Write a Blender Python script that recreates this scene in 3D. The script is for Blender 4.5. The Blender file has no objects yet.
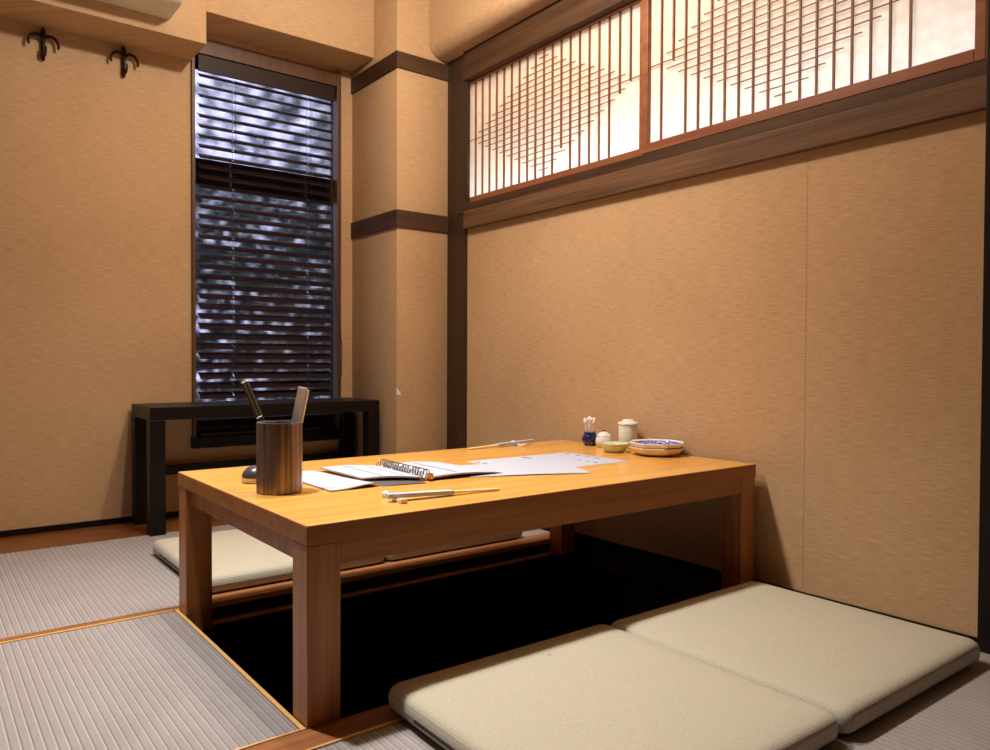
import bpy, bmesh, math, random
from mathutils import Vector, Matrix
random.seed(7)
C = bpy.context.scene.collection
PI = math.pi

# ------------------------------------------------------------------ camera / view
F_PX, YAW, PITCH, ROLL = 756.85, math.radians(37.7404), math.radians(-1.1059), math.radians(0.2329)
CAMZ = 0.66
XW, YB = 1.96, 3.31           # right wall plane, back wall plane
ZT = 0.364                    # table top height


def make_camera():
    f = Vector((math.sin(YAW) * math.cos(PITCH), math.cos(YAW) * math.cos(PITCH), math.sin(PITCH)))
    r = Vector((math.cos(YAW), -math.sin(YAW), 0))
    u = r.cross(f)
    c, s = math.cos(ROLL), math.sin(ROLL)
    r2, u2 = c * r + s * u, -s * r + c * u
    m = Matrix(((r2.x, u2.x, -f.x, 0), (r2.y, u2.y, -f.y, 0), (r2.z, u2.z, -f.z, CAMZ), (0, 0, 0, 1)))
    cd = bpy.data.cameras.new('camera')
    cd.sensor_width = 36
    cd.lens = F_PX * 36 / 990
    cd.clip_start = 0.02
    co = bpy.data.objects.new('camera', cd)
    co.matrix_world = m
    C.objects.link(co)
    bpy.context.scene.camera = co


make_camera()

# ------------------------------------------------------------------ materials


def srgb(r, g, b):
    def f(c):
        c /= 255
        return c / 12.92 if c <= 0.04045 else ((c + 0.055) / 1.055) ** 2.4
    return (f(r), f(g), f(b), 1)


class NT:
    def __init__(s, name):
        s.m = bpy.data.materials.new(name)
        s.m.use_nodes = True
        s.t = s.m.node_tree
        s.b = s.t.nodes['Principled BSDF']

    def n(s, kind, **kw):
        n = s.t.nodes.new(kind)
        for k, v in kw.items():
            if hasattr(n, k) and k not in n.inputs.keys():
                setattr(n, k, v)
            else:
                n.inputs[k].default_value = v
        return n

    def l(s, a, b):
        s.t.links.new(a, b)

    def coords(s, kind='Object', scale=(1, 1, 1), rot=(0, 0, 0)):
        if kind == 'World':
            src = s.n('ShaderNodeNewGeometry').outputs['Position']
        else:
            src = s.n('ShaderNodeTexCoord').outputs[kind]
        mp = s.n('ShaderNodeMapping')
        mp.inputs['Scale'].default_value = scale
        mp.inputs['Rotation'].default_value = rot
        s.l(src, mp.inputs['Vector'])
        return mp.outputs['Vector']

    def noise(s, vec, scale=1, detail=3, rough=0.5):
        n = s.n('ShaderNodeTexNoise')
        n.inputs['Scale'].default_value = scale
        n.inputs['Detail'].default_value = detail
        n.inputs['Roughness'].default_value = rough
        s.l(vec, n.inputs['Vector'])
        return n.outputs['Fac']

    def ramp(s, fac, stops):
        r = s.n('ShaderNodeValToRGB')
        e = r.color_ramp.elements
        while len(e) < len(stops):
            e.new(0.5)
        for i, (p, c) in enumerate(stops):
            e[i].position = p
            e[i].color = c
        s.l(fac, r.inputs['Fac'])
        return r.outputs['Color']

    def mix(s, a, b, fac, mode='MIX'):
        x = s.n('ShaderNodeMix', data_type='RGBA', blend_type=mode)
        for v, i in ((fac, 0), (a, 6), (b, 7)):
            if isinstance(v, (int, float, tuple)):
                x.inputs[i].default_value = v
            else:
                s.l(v, x.inputs[i])
        return x.outputs[2]

    def math(s, op, a, b=0.0):
        x = s.n('ShaderNodeMath', operation=op)
        for v, i in ((a, 0), (b, 1)):
            if isinstance(v, (int, float)):
                x.inputs[i].default_value = v
            else:
                s.l(v, x.inputs[i])
        return x.outputs[0]

    def bump(s, h, strength=0.2, dist=0.002):
        b = s.n('ShaderNodeBump')
        b.inputs['Strength'].default_value = strength
        b.inputs['Distance'].default_value = dist
        s.l(h, b.inputs['Height'])
        s.l(b.outputs['Normal'], s.b.inputs['Normal'])

    def col(s, c):
        if isinstance(c, tuple):
            s.b.inputs['Base Color'].default_value = c
        else:
            s.l(c, s.b.inputs['Base Color'])

    def set(s, rough=0.5, metal=0.0, spec=0.5, coat=0.0):
        s.b.inputs['Roughness'].default_value = rough
        s.b.inputs['Metallic'].default_value = metal
        s.b.inputs['Specular IOR Level'].default_value = spec
        s.b.inputs['Coat Weight'].default_value = coat
        return s


def plain(name, c, rough=0.5, metal=0.0, spec=0.5, vary=0.06, scale=60):
    k = NT(name)
    n = k.noise(k.coords('Object'), scale, 3)
    a = tuple(min(1, x * (1 - vary)) for x in c[:3]) + (1,)
    b = tuple(min(1, x * (1 + vary)) for x in c[:3]) + (1,)
    k.col(k.ramp(n, [(0.3, a), (0.7, b)]))
    k.set(rough, metal, spec)
    return k.m


def wood(name, dark, light, axis='x', rough=0.4, spec=0.5, grain=1.0, coat=0.0, world=True):
    k = NT(name)
    s1, s2 = {'x': ((1.2, 30, 30), (4, 260, 260)), 'y': ((30, 1.2, 30), (260, 4, 260)), 'z': ((30, 30, 1.2), (260, 260, 4))}[axis]
    cs = 'World' if world else 'Object'
    n1 = k.noise(k.coords(cs, s1), grain, 4, 0.6)
    n2 = k.noise(k.coords(cs, s2), grain, 2, 0.5)
    f = k.math('ADD', k.math('MULTIPLY', n1, 0.7), k.math('MULTIPLY', n2, 0.3))
    k.col(k.ramp(f, [(0.36, dark), (0.64, light)]))
    k.bump(n2, 0.08, 0.001)
    k.set(rough, 0, spec, coat)
    return k.m


def wallpaper(name, a, b):
    k = NT(name)
    geo = k.n('ShaderNodeNewGeometry')
    sep = k.n('ShaderNodeSeparateXYZ')
    k.l(geo.outputs['Position'], sep.inputs[0])
    h = k.math('ADD', sep.outputs[0], sep.outputs[1])
    cmb = k.n('ShaderNodeCombineXYZ')
    k.l(k.math('MULTIPLY', h, 24.0), cmb.inputs[0])
    k.l(k.math('MULTIPLY', sep.outputs[2], 430.0), cmb.inputs[2])
    th = k.noise(cmb.outputs[0], 1, 3, 0.6)
    cm2 = k.n('ShaderNodeCombineXYZ')
    k.l(k.math('MULTIPLY', h, 420.0), cm2.inputs[0])
    k.l(k.math('MULTIPLY', sep.outputs[2], 60.0), cm2.inputs[2])
    tv = k.noise(cm2.outputs[0], 1, 2, 0.5)
    big = k.noise(geo.outputs['Position'], 2.2, 2)
    f = k.math('ADD', k.math('ADD', k.math('MULTIPLY', th, 0.6), k.math('MULTIPLY', tv, 0.2)), k.math('MULTIPLY', big, 0.2))
    k.col(k.ramp(f, [(0.34, a), (0.66, b)]))
    k.bump(f, 0.25, 0.001)
    k.set(0.75, 0, 0.2)
    return k.m


def tatami():
    k = NT('tatami')
    geo = k.n('ShaderNodeNewGeometry')
    sep = k.n('ShaderNodeSeparateXYZ')
    k.l(geo.outputs['Position'], sep.inputs[0])
    P = 0.0163
    x = k.math('DIVIDE', sep.outputs[0], P)
    fr = k.math('FRACT', x)
    base = srgb(160, 154, 153)
    rib = k.ramp(fr, [(0.0, srgb(126, 119, 116)), (0.10, base), (0.70, base), (0.76, srgb(184, 178, 175)), (0.90, srgb(184, 178, 175)), (0.96, srgb(126, 119, 116))])
    cm = k.n('ShaderNodeCombineXYZ')
    k.l(k.math('MULTIPLY', sep.outputs[0], 60.0), cm.inputs[0])
    k.l(k.math('MULTIPLY', sep.outputs[1], 500.0), cm.inputs[1])
    n = k.noise(cm.outputs[0], 1, 2)
    big = k.noise(geo.outputs['Position'], 9, 3)
    c = k.mix(rib, k.ramp(n, [(0.3, (0.75, 0.75, 0.75, 1)), (0.7, (1, 1, 1, 1))]), 0.7, 'MULTIPLY')
    c = k.mix(c, k.ramp(big, [(0.3, (0.85, 0.83, 0.8, 1)), (0.7, (1, 1, 1, 1))]), 0.6, 'MULTIPLY')
    k.col(c)
    hgt = k.ramp(fr, [(0.0, (0, 0, 0, 1)), (0.15, (0.6, 0.6, 0.6, 1)), (0.66, (0.6, 0.6, 0.6, 1)), (0.8, (1, 1, 1, 1)), (0.94, (0, 0, 0, 1))])
    k.bump(hgt, 0.5, 0.002)
    k.set(0.42, 0, 0.45)
    return k.m


def fabric(name, a, b):
    k = NT(name)
    v = k.coords('Object')
    w1 = k.n('ShaderNodeTexWave', wave_type='BANDS', bands_direction='X', Scale=95.0)
    w1.inputs['Distortion'].default_value = 0.6
    w2 = k.n('ShaderNodeTexWave', wave_type='BANDS', bands_direction='Y', Scale=95.0)
    w2.inputs['Distortion'].default_value = 0.6
    k.l(v, w1.inputs['Vector'])
    k.l(v, w2.inputs['Vector'])
    weave = k.math('MULTIPLY', k.math('ADD', w1.outputs['Fac'], w2.outputs['Fac']), 0.5)
    n = k.noise(v, 420, 2)
    f = k.math('ADD', k.math('MULTIPLY', weave, 0.45), k.math('MULTIPLY', n, 0.55))
    k.col(k.ramp(f, [(0.25, a), (0.75, b)]))
    k.bump(f, 0.3, 0.001)
    k.set(0.9, 0, 0.15)
    k.b.inputs['Sheen Weight'].default_value = 0.15
    return k.m


M = {}
M['wall'] = wallpaper('woven_wallpaper', srgb(182, 146, 106), srgb(219, 183, 142))
M['white_paint'] = plain('white_paint', srgb(228, 228, 226), 0.8)
M['seam'] = plain('wallpaper_seam', srgb(162, 122, 80), 0.8)
M['ceil'] = wallpaper('ceiling_paper', srgb(196, 156, 108), srgb(214, 176, 128))
M['trim_x'] = wood('dark_trim_x', srgb(58, 38, 24), srgb(92, 64, 42), 'x', 0.45)
M['trim_y'] = wood('dark_trim_y', srgb(58, 38, 24), srgb(92, 64, 42), 'y', 0.6, 0.25)
M['nageshi'] = wood('picture_rail_wood', srgb(84, 58, 38), srgb(126, 92, 64), 'y', 0.6, 0.25)
M['trim_z'] = wood('dark_trim_z', srgb(44, 28, 18), srgb(70, 46, 30), 'z', 0.5)
M['post_shade'] = wood('unlit_post_wood', srgb(24, 16, 11), srgb(38, 25, 17), 'z', 0.6, 0.2)  # right post: shade of its unlit side put into the wood colour
M['base'] = plain('black_baseboard', srgb(18, 11, 8), 0.6, 0, 0.2)
M['bead'] = plain('pale_edge_bead', srgb(226, 180, 112), 0.3)
M['sill_x'] = wood('sill_wood_x', srgb(128, 80, 46), srgb(180, 120, 72), 'x', 0.35)
M['sill_y'] = wood('sill_wood_y', srgb(120, 72, 36), srgb(176, 116, 64), 'y', 0.35)
M['plank'] = wood('plank_wood', srgb(92, 50, 22), srgb(132, 78, 38), 'x', 0.35)
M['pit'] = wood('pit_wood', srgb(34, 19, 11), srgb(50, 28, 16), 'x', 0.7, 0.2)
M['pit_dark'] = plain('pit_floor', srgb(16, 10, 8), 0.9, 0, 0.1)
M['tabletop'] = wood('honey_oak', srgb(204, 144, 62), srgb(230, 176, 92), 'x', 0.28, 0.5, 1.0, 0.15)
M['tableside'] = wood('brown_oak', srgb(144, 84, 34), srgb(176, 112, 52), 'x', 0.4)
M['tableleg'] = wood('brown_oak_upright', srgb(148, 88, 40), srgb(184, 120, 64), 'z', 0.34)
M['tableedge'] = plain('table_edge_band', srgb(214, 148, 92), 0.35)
M['bench'] = wood('black_brown_bench', srgb(15, 9, 7), srgb(25, 16, 12), 'x', 0.4, 0.25)
M['tatami'] = tatami()
M['cushion'] = fabric('oatmeal_fabric', srgb(154, 147, 129), srgb(200, 193, 173))
M['zip'] = plain('zipper_tape', srgb(46, 40, 34), 0.7)
M['shoji_frame'] = wood('shoji_frame_wood', srgb(126, 72, 40), srgb(164, 100, 60), 'y', 0.45)
M['lattice'] = wood('shoji_lattice_wood', srgb(120, 72, 40), srgb(150, 96, 58), 'z', 0.5)
M['casing'] = wood('window_casing_wood', srgb(84, 52, 30), srgb(112, 74, 44), 'z', 0.45)
M['sash'] = plain('dark_sash', srgb(26, 18, 16), 0.5)
M['slat'] = wood('blind_slat_wood', srgb(38, 25, 30), srgb(60, 42, 50), 'x', 0.28)
M['valance'] = wood('blind_valance_wood', srgb(34, 20, 15), srgb(52, 31, 22), 'x', 0.5, 0.3)
M['cord'] = plain('dark_cord', srgb(40, 26, 20), 0.8)
M['iron'] = plain('wrought_iron', srgb(42, 28, 22), 0.55, 0.5)
M['ac'] = plain('ivory_plastic', srgb(244, 238, 216), 0.45)
M['ac_dark'] = plain('bluish_vent_plastic', srgb(150, 156, 168), 0.5)  # bluish vent marks on the air conditioner
M['white'] = plain('white_glaze', srgb(236, 232, 222), 0.15)
M['whitepl'] = plain('white_plastic', srgb(246, 243, 240), 0.35)
M['navy'] = plain('navy_glaze', srgb(32, 36, 92), 0.12, 0, 0.6, 0.35, 90)
M['green'] = plain('celadon_glaze', srgb(206, 214, 172), 0.15)
M['beige_glaze'] = plain('beige_glaze', srgb(232, 206, 170), 0.2)
M['cotton'] = plain('cotton', srgb(245, 236, 228), 0.9)
M['darkpl'] = plain('grey_plastic', srgb(64, 62, 68), 0.3)
M['basepl'] = plain('beige_plastic', srgb(206, 184, 150), 0.4)
M['bamboo'] = wood('pale_bamboo', srgb(226, 190, 134), srgb(240, 212, 164), 'x', 0.5)
M['paper'] = plain('white_paper', srgb(178, 184, 198), 0.7, 0, 0.3, 0.02)
M['ink'] = plain('navy_ink', srgb(44, 48, 84), 0.7)
M['greyink'] = plain('pale_grey_ink', srgb(168, 170, 180), 0.7)
M['cover'] = plain('grey_cover', srgb(96, 92, 96), 0.35)
M['blackcover'] = plain('pinkish_cover', srgb(150, 116, 100), 0.4)
M['wire'] = plain('silver_wire', srgb(150, 146, 146), 0.3, 0.8)
M['brass'] = plain('brass_clip', srgb(206, 160, 84), 0.3, 0.7)
M['olive'] = plain('dark_olive_lacquer', srgb(66, 54, 34), 0.3)


def cup_mat():
    k = NT('streaked_brown_lacquer')
    n = k.noise(k.coords('Object', (90, 90, 2)), 1, 4, 0.6)
    k.col(k.ramp(n, [(0.3, srgb(80, 63, 58)), (0.5, srgb(134, 114, 106)), (0.72, srgb(192, 174, 168))]))
    k.set(0.33, 0.7, 0.5)
    return k.m


M['cup'] = cup_mat()


def blue_pattern():
    k = NT('blue_painted_glaze')
    v = k.coords('Object')
    w = k.n('ShaderNodeTexWave', wave_type='RINGS', rings_direction='Z', Scale=60.0)
    w.inputs['Distortion'].default_value = 6
    w.inputs['Detail Scale'].default_value = 3
    k.l(v, w.inputs['Vector'])
    k.col(k.ramp(w.outputs['Fac'], [(0.2, srgb(58, 66, 168)), (0.6, srgb(84, 96, 196)), (0.95, srgb(200, 206, 236))]))
    k.set(0.15)
    return k.m


M['blue'] = blue_pattern()


def shoji_paper():
    k = NT('shoji_paper')
    n = k.noise(k.coords('Object'), 40, 4)
    c = k.ramp(n, [(0.3, srgb(236, 232, 226)), (0.7, srgb(248, 246, 242))])
    out = k.t.nodes['Material Output']
    d = k.n('ShaderNodeBsdfDiffuse')
    t = k.n('ShaderNodeBsdfTranslucent')
    k.l(c, d.inputs['Color'])
    k.l(c, t.inputs['Color'])
    mx = k.n('ShaderNodeMixShader')
    mx.inputs[0].default_value = 0.6
    k.l(d.outputs[0], mx.inputs[1])
    k.l(t.outputs[0], mx.inputs[2])
    k.l(mx.outputs[0], out.inputs['Surface'])
    return k.m


M['shoji'] = shoji_paper()


def glass():
    k = NT('window_glass')
    out = k.t.nodes['Material Output']
    tr = k.n('ShaderNodeBsdfRefraction')
    tr.inputs['Color'].default_value = (0.9, 0.92, 0.97, 1)
    tr.inputs['IOR'].default_value = 1.08
    tr.inputs['Roughness'].default_value = 0.26
    gl = k.n('ShaderNodeBsdfGlossy')
    gl.inputs['Roughness'].default_value = 0.03
    fr = k.n('ShaderNodeFresnel')
    mx = k.n('ShaderNodeMixShader')
    k.l(fr.outputs[0], mx.inputs[0])
    k.l(tr.outputs[0], mx.inputs[1])
    k.l(gl.outputs[0], mx.inputs[2])
    k.l(mx.outputs[0], out.inputs['Surface'])
    return k.m


M['glass'] = glass()


def leaf_mat():
    k = NT('garden_leaf')
    n = k.noise(k.coords('Object'), 6, 3)
    k.col(k.ramp(n, [(0.3, srgb(28, 40, 34)), (0.7, srgb(70, 88, 66))]))
    k.set(0.6)
    return k.m


M['leaf'] = leaf_mat()
M['bark'] = plain('bark', srgb(70, 56, 44), 0.9)

# ------------------------------------------------------------------ mesh helpers


def NB():
    return bmesh.new()


def box(bm, x0, x1, y0, y1, z0, z1, bev=0.0, seg=2):
    r = bmesh.ops.create_cube(bm, size=1)
    vs = r['verts']
    for v in vs:
        v.co = Vector((x0 + (v.co.x + 0.5) * (x1 - x0), y0 + (v.co.y + 0.5) * (y1 - y0), z0 + (v.co.z + 0.5) * (z1 - z0)))
    if bev > 0:
        es = list({e for v in vs for e in v.link_edges})
        bmesh.ops.bevel(bm, geom=es, offset=bev, segments=seg, profile=0.5, affect='EDGES', clamp_overlap=True)
    return bm


def loft(bm, rings, closed=True, cap0=True, cap1=True):
    vr = [[bm.verts.new(p) for p in r] for r in rings]
    n = len(vr[0])
    for a, b in zip(vr[:-1], vr[1:]):
        for i in range(n if closed else n - 1):
            j = (i + 1) % n
            bm.faces.new((a[i], a[j], b[j], b[i]))
    if closed and cap0:
        bm.faces.new(list(reversed(vr[0])))
    if closed and cap1:
        bm.faces.new(vr[-1])
    return bm


def lathe(bm, prof, n=32, cx=0, cy=0, cap0=True, cap1=True, power=None, rot=0.0, sx=1, sy=1):
    rings = []
    for r, z in prof:
        ring = []
        for i in range(n):
            a = 2 * PI * i / n + rot
            ring.append(Vector((cx + sx * r * math.cos(a), cy + sy * r * math.sin(a), z)))
        rings.append(ring)
    return loft(bm, rings, True, cap0, cap1)


def tube(bm, pts, rad, n=8):
    pts = [Vector(p) for p in pts]
    rads = rad if isinstance(rad, (list, tuple)) else [rad] * len(pts)
    rings = []
    up = Vector((0, 0, 1))
    prev = None
    for i, p in enumerate(pts):
        t = (pts[min(i + 1, len(pts) - 1)] - pts[max(i - 1, 0)]).normalized()
        if prev is None:
            a = t.cross(up)
            if a.length < 1e-3:
                a = t.cross(Vector((1, 0, 0)))
            a.normalize()
        else:
            a = prev - t * prev.dot(t)
            if a.length < 1e-5:
                a = t.cross(Vector((1, 0, 0)))
            a.normalize()
        prev = a
        b = t.cross(a)
        rings.append([p + rads[i] * (math.cos(2 * PI * k / n) * a + math.sin(2 * PI * k / n) * b) for k in range(n)])
    return loft(bm, rings)


def bar(bm, p0, p1, w, h, bev=0.0):
    """rectangular bar from p0 to p1; w across (horizontal), h upright"""
    p0, p1 = Vector(p0), Vector(p1)
    t = (p1 - p0).normalized()
    s = Vector((0, 0, 1)).cross(t)
    if s.length < 1e-3:
        s = Vector((1, 0, 0))
    s.normalize()
    u = t.cross(s)
    ring = lambda p: [p + s * a * w / 2 + u * b * h / 2 for a, b in ((-1, -1), (1, -1), (1, 1), (-1, 1))]
    return loft(bm, [ring(p0), ring(p1)])


def rrect(hx, hy, r, n=8, cx=0, cy=0, z=0):
    pts = []
    r = max(0.0005, min(r, hx, hy))
    for q, (sx, sy) in enumerate(((1, 1), (-1, 1), (-1, -1), (1, -1))):
        for i in range(n + 1):
            a = q * PI / 2 + i * PI / 2 / n
            pts.append(Vector((cx + sx * (hx - r) + r * math.cos(a), cy + sy * (hy - r) + r * math.sin(a), z)))
    return pts


def obj(name, bm, mat, parent=None, smooth=None, loc=None):
    bmesh.ops.recalc_face_normals(bm, faces=bm.faces)
    me = bpy.data.meshes.new(name)
    bm.to_mesh(me)
    bm.free()
    o = bpy.data.objects.new(name, me)
    C.objects.link(o)
    if isinstance(mat, str):
        mat = M[mat]
    me.materials.append(mat)
    if smooth is not None:
        for p in me.polygons:
            p.use_smooth = True
        me.set_sharp_from_angle(angle=math.radians(smooth))
    if parent:
        o.parent = parent
    if loc:
        o.location = loc
    return o


def thing(name, label, cat, loc=(0, 0, 0), rotz=0.0, group=None):
    o = bpy.data.objects.new(name, None)
    o.empty_display_size = 0.05
    C.objects.link(o)
    o.location = loc
    o.rotation_euler = (0, 0, rotz)
    return tag(o, label, cat, group)


def tag(o, label, cat, group=None):
    o['label'] = label
    o['category'] = cat
    if group:
        o['group'] = group
    return o


def struct(name, bm, mat, parent=None, smooth=None):
    o = obj(name, bm, mat, parent, smooth)
    if parent is None:
        o['kind'] = 'structure'
    return o


def dup(root, loc, label, rotz=None):
    r = root.copy()
    C.objects.link(r)
    r.location = loc
    if rotz is not None:
        r.rotation_euler = (0, 0, rotz)
    r['label'] = label
    for ch in list(root.children):
        c = ch.copy()
        C.objects.link(c)
        c.parent = r
        for g in ch.children:
            d = g.copy()
            C.objects.link(d)
            d.parent = c
    return r


# ------------------------------------------------------------------ the room shell
XL, YF, ZC = -1.7, -1.5, 2.42       # unseen left wall, wall behind the camera, ceiling
PX0, PX1, PY0, PY1 = 0.555, 1.955, 1.262, 2.077   # the foot well
PD = -0.40

# floor slabs round the foot well (top at -0.012, under the mats)
bm = NB()
FZ = -0.014
for x0, x1, y0, y1 in ((XL, PX0, YF, YB), (PX0, XW, YF, PY0), (PX0, XW, PY1, YB)):
    box(bm, x0, x1, y0, y1, -0.46, FZ)
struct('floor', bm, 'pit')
bm = NB()
box(bm, PX0, XW, PY0, PY1, -0.46, PD)
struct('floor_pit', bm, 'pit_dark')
# narrow ledge round the well that the table legs stand on
bm = NB()
box(bm, PX0, PX1, PY0, PY0 + 0.03, -0.075, -0.046, 0.002)
box(bm, PX0, PX0 + 0.03, PY0 + 0.03, PY1 - 0.03, -0.075, -0.046, 0.002)
box(bm, PX1 - 0.03, PX1, PY0 + 0.03, PY1 - 0.03, -0.075, -0.046, 0.002)
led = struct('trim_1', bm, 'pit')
bm = NB()
box(bm, PX0, PX1, PY1 - 0.03, PY1, -0.053, -0.046, 0.002)
obj('far_ledge', bm, 'sill_y', led)  # lighter wood than the other ledges, standing in for its lit edge

# wooden rails framing the well and the mats, with pale edge beads
FY = PY1 + 0.084
bm = NB()
box(bm, XL, PX0 + 0.03, PY1 + 0.0001, PY1 + 0.034, FZ, 0.001, 0.002)
box(bm, PX0 + 0.03, XW, PY1 + 0.003, FY, FZ, 0.001, 0.002)
t2 = struct('trim_2', bm, 'sill_x')
bm = NB()
box(bm, XL, PX0 - 0.012, PY1 - 0.006, PY1, FZ, 0.003, 0.0015)
box(bm, PX0, XW, PY1, PY1 + 0.003, -0.02, 0.0015, 0.001)
obj('edge_bead', bm, 'bead', t2)
bm = NB()
box(bm, XL, XW, PY0 - 0.068, PY0, FZ, 0.001, 0.002)
t3 = struct('trim_3', bm, 'sill_x')
bm = NB()
box(bm, XL, XW, PY0 - 0.074, PY0 - 0.068, FZ, 0.003, 0.0015)
box(bm, XL, PX0, PY0, PY0 + 0.005, FZ, 0.003, 0.0015)
obj('edge_bead', bm, 'bead', t3)
bm = NB()
box(bm, PX0 - 0.009, PX0, PY0, PY1, FZ, 0.002, 0.002)
struct('trim_4', bm, 'bead')
# plank strip along the back wall
bm = NB()
box(bm, XL, XW, 3.03, YB, FZ, 0.001, 0.002)
struct('trim_5', bm, 'plank')

# right wall, pierced by the shoji opening (y 0.66..2.74, z 1.312..1.9)
WT = 0.10
OY0, OY1, OZ0, OZ1 = 0.66, 2.81, 1.30, 1.915
bm = NB()
box(bm, XW, XW + WT, YF, YB + 0.12, 0.0, OZ0)
box(bm, XW, XW + WT, YF, YB + 0.12, OZ1, ZC)
box(bm, XW, XW + WT, YF, OY0, OZ0, OZ1)
box(bm, XW, XW + WT, OY1, YB + 0.12, OZ0, OZ1)
struct('wall_right', bm, 'wall')
bm = NB()
box(bm, XW, XW + WT, YF, YB + 0.12, -0.46, 0.0)
struct('wall_pit', bm, 'pit')
bm = NB()
box(bm, XW - 0.0004, XW + 0.001, 1.1292, 1.1302, 0.03, 1.236)
struct('trim_6', bm, 'seam')
# back wall with window opening
WX0, WX1, WZ0, WZ1 = 0.957, 1.606, 0.30, 1.975
bm = NB()
HX0, HX1, HZ0, HZ1 = 0.946, 1.620, 0.280, 2.010
box(bm, XL, HX0, YB, YB + 0.06, -0.2, ZC)
box(bm, HX1, XW, YB, YB + 0.06, -0.2, ZC)
box(bm, HX0, HX1, YB, YB + 0.06, -0.2, HZ0)
box(bm, HX0, HX1, YB, YB + 0.06, HZ1, ZC)
struct('wall_back', bm, 'wall')
bm = NB()
box(bm, XL - 0.1, XL, YF - 0.1, YB + 0.12, -0.46, ZC)
struct('wall_left', bm, 'trim_z')
bm = NB()
box(bm, XL, XW + WT, YF - 0.1, YF, -0.46, ZC)
struct('wall_front', bm, 'trim_z')
bm = NB()
box(bm, XL - 0.1, XW + WT, YF - 0.1, YB + 0.12, ZC, ZC + 0.1)
struct('ceiling', bm, 'ceil')
# dropped soffits
bm = NB()
box(bm, XL, 0.941, 3.087, YB, 1.905, ZC, 0.004)
struct('ceiling_soffit', bm, 'wall', None, 30)
bm = NB()
box(bm, 0.941, 1.689, 3.092, YB, 2.036, ZC, 0.004)
struct('ceiling_soffit.001', bm, 'wall', None, 30)
# rounded soffit over the right wall
bm = NB()
prof = [(XW, 2.016)]
x0, zb, r = 1.853, 2.016, 0.065
for i in range(9):
    a = -PI / 2 - i * PI / 2 / 8
    prof.append((x0 + r + r * math.cos(a), zb + r + r * math.sin(a)))
prof += [(x0, ZC), (XW, ZC)]
loft(bm, [[Vector((x, YF, z)) for x, z in prof], [Vector((x, 2.885, z)) for x, z in prof]])
struct('ceiling_soffit.002', bm, 'wall', None, 40)
# boxed column in the corner
CX, CY = 1.689, 2.886
bm = NB()
box(bm, CX, XW, CY, YB, -0.014, ZC, 0.002)
col = struct('wall_column', bm, 'wall', None, 30)
bm = NB()
tri = [(CX - 0.001, 0.540), (CX - 0.001, 0.506), (CX + 0.025, 0.508)]
loft(bm, [[Vector((x, y, z)) for x, z in tri] for y in (CY + 0.001, CY - 0.0015)])
ch = obj('torn_patch', bm, 'white', col)
ch['label'] = 'white torn patch on the column edge'

# trim bands on the column
for i, (z0, z1) in enumerate(((1.931, 2.003), (1.240, 1.317))):
    bm = NB()
    box(bm, CX - 0.007, CX, CY - 0.007, YB, z0, z1, 0.001)
    struct('trim_%d' % (7 + 2 * i), bm, 'trim_y')
    bm = NB()
    box(bm, CX, 1.954, CY - 0.007, CY, z0, z1, 0.001)
    struct('trim_%d' % (8 + 2 * i), bm, 'trim_x')
# corner post and right post
bm = NB()
box(bm, 1.954, XW + 0.012, 2.735, CY, 0.0, 2.016, 0.002)
struct('trim_11', bm, 'trim_z')
bm = NB()
box(bm, 1.925, XW, 0.56, 0.683, 0.0, 2.016, 0.002)
struct('trim_12', bm, 'post_shade')
# beams along the right wall
bm = NB()
box(bm, 1.942, XW + 0.02, 0.683, 2.745, 1.893, 2.016, 0.002)
struct('trim_13', bm, 'trim_y')
bm = NB()
box(bm, 1.936, XW, 0.683, 2.735, 1.238, 1.314, 0.003)
struct('trim_14', bm, 'nageshi')
bm = NB()
box(bm, 1.948, XW + 0.09, 0.683, 2.80, 1.3142, 1.3515, 0.002)
struct('trim_15', bm, 'trim_y')
# black baseboards
bm = NB()
box(bm, XW - 0.008, XW, YF, 2.735, -0.012, 0.020)
struct('baseboard_right', bm, 'base')
bm = NB()
box(bm, XL, CX, YB - 0.008, YB, 0.001, 0.024)
struct('baseboard_back', bm, 'base')

# ------------------------------------------------------------------ shoji transom screens


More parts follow.
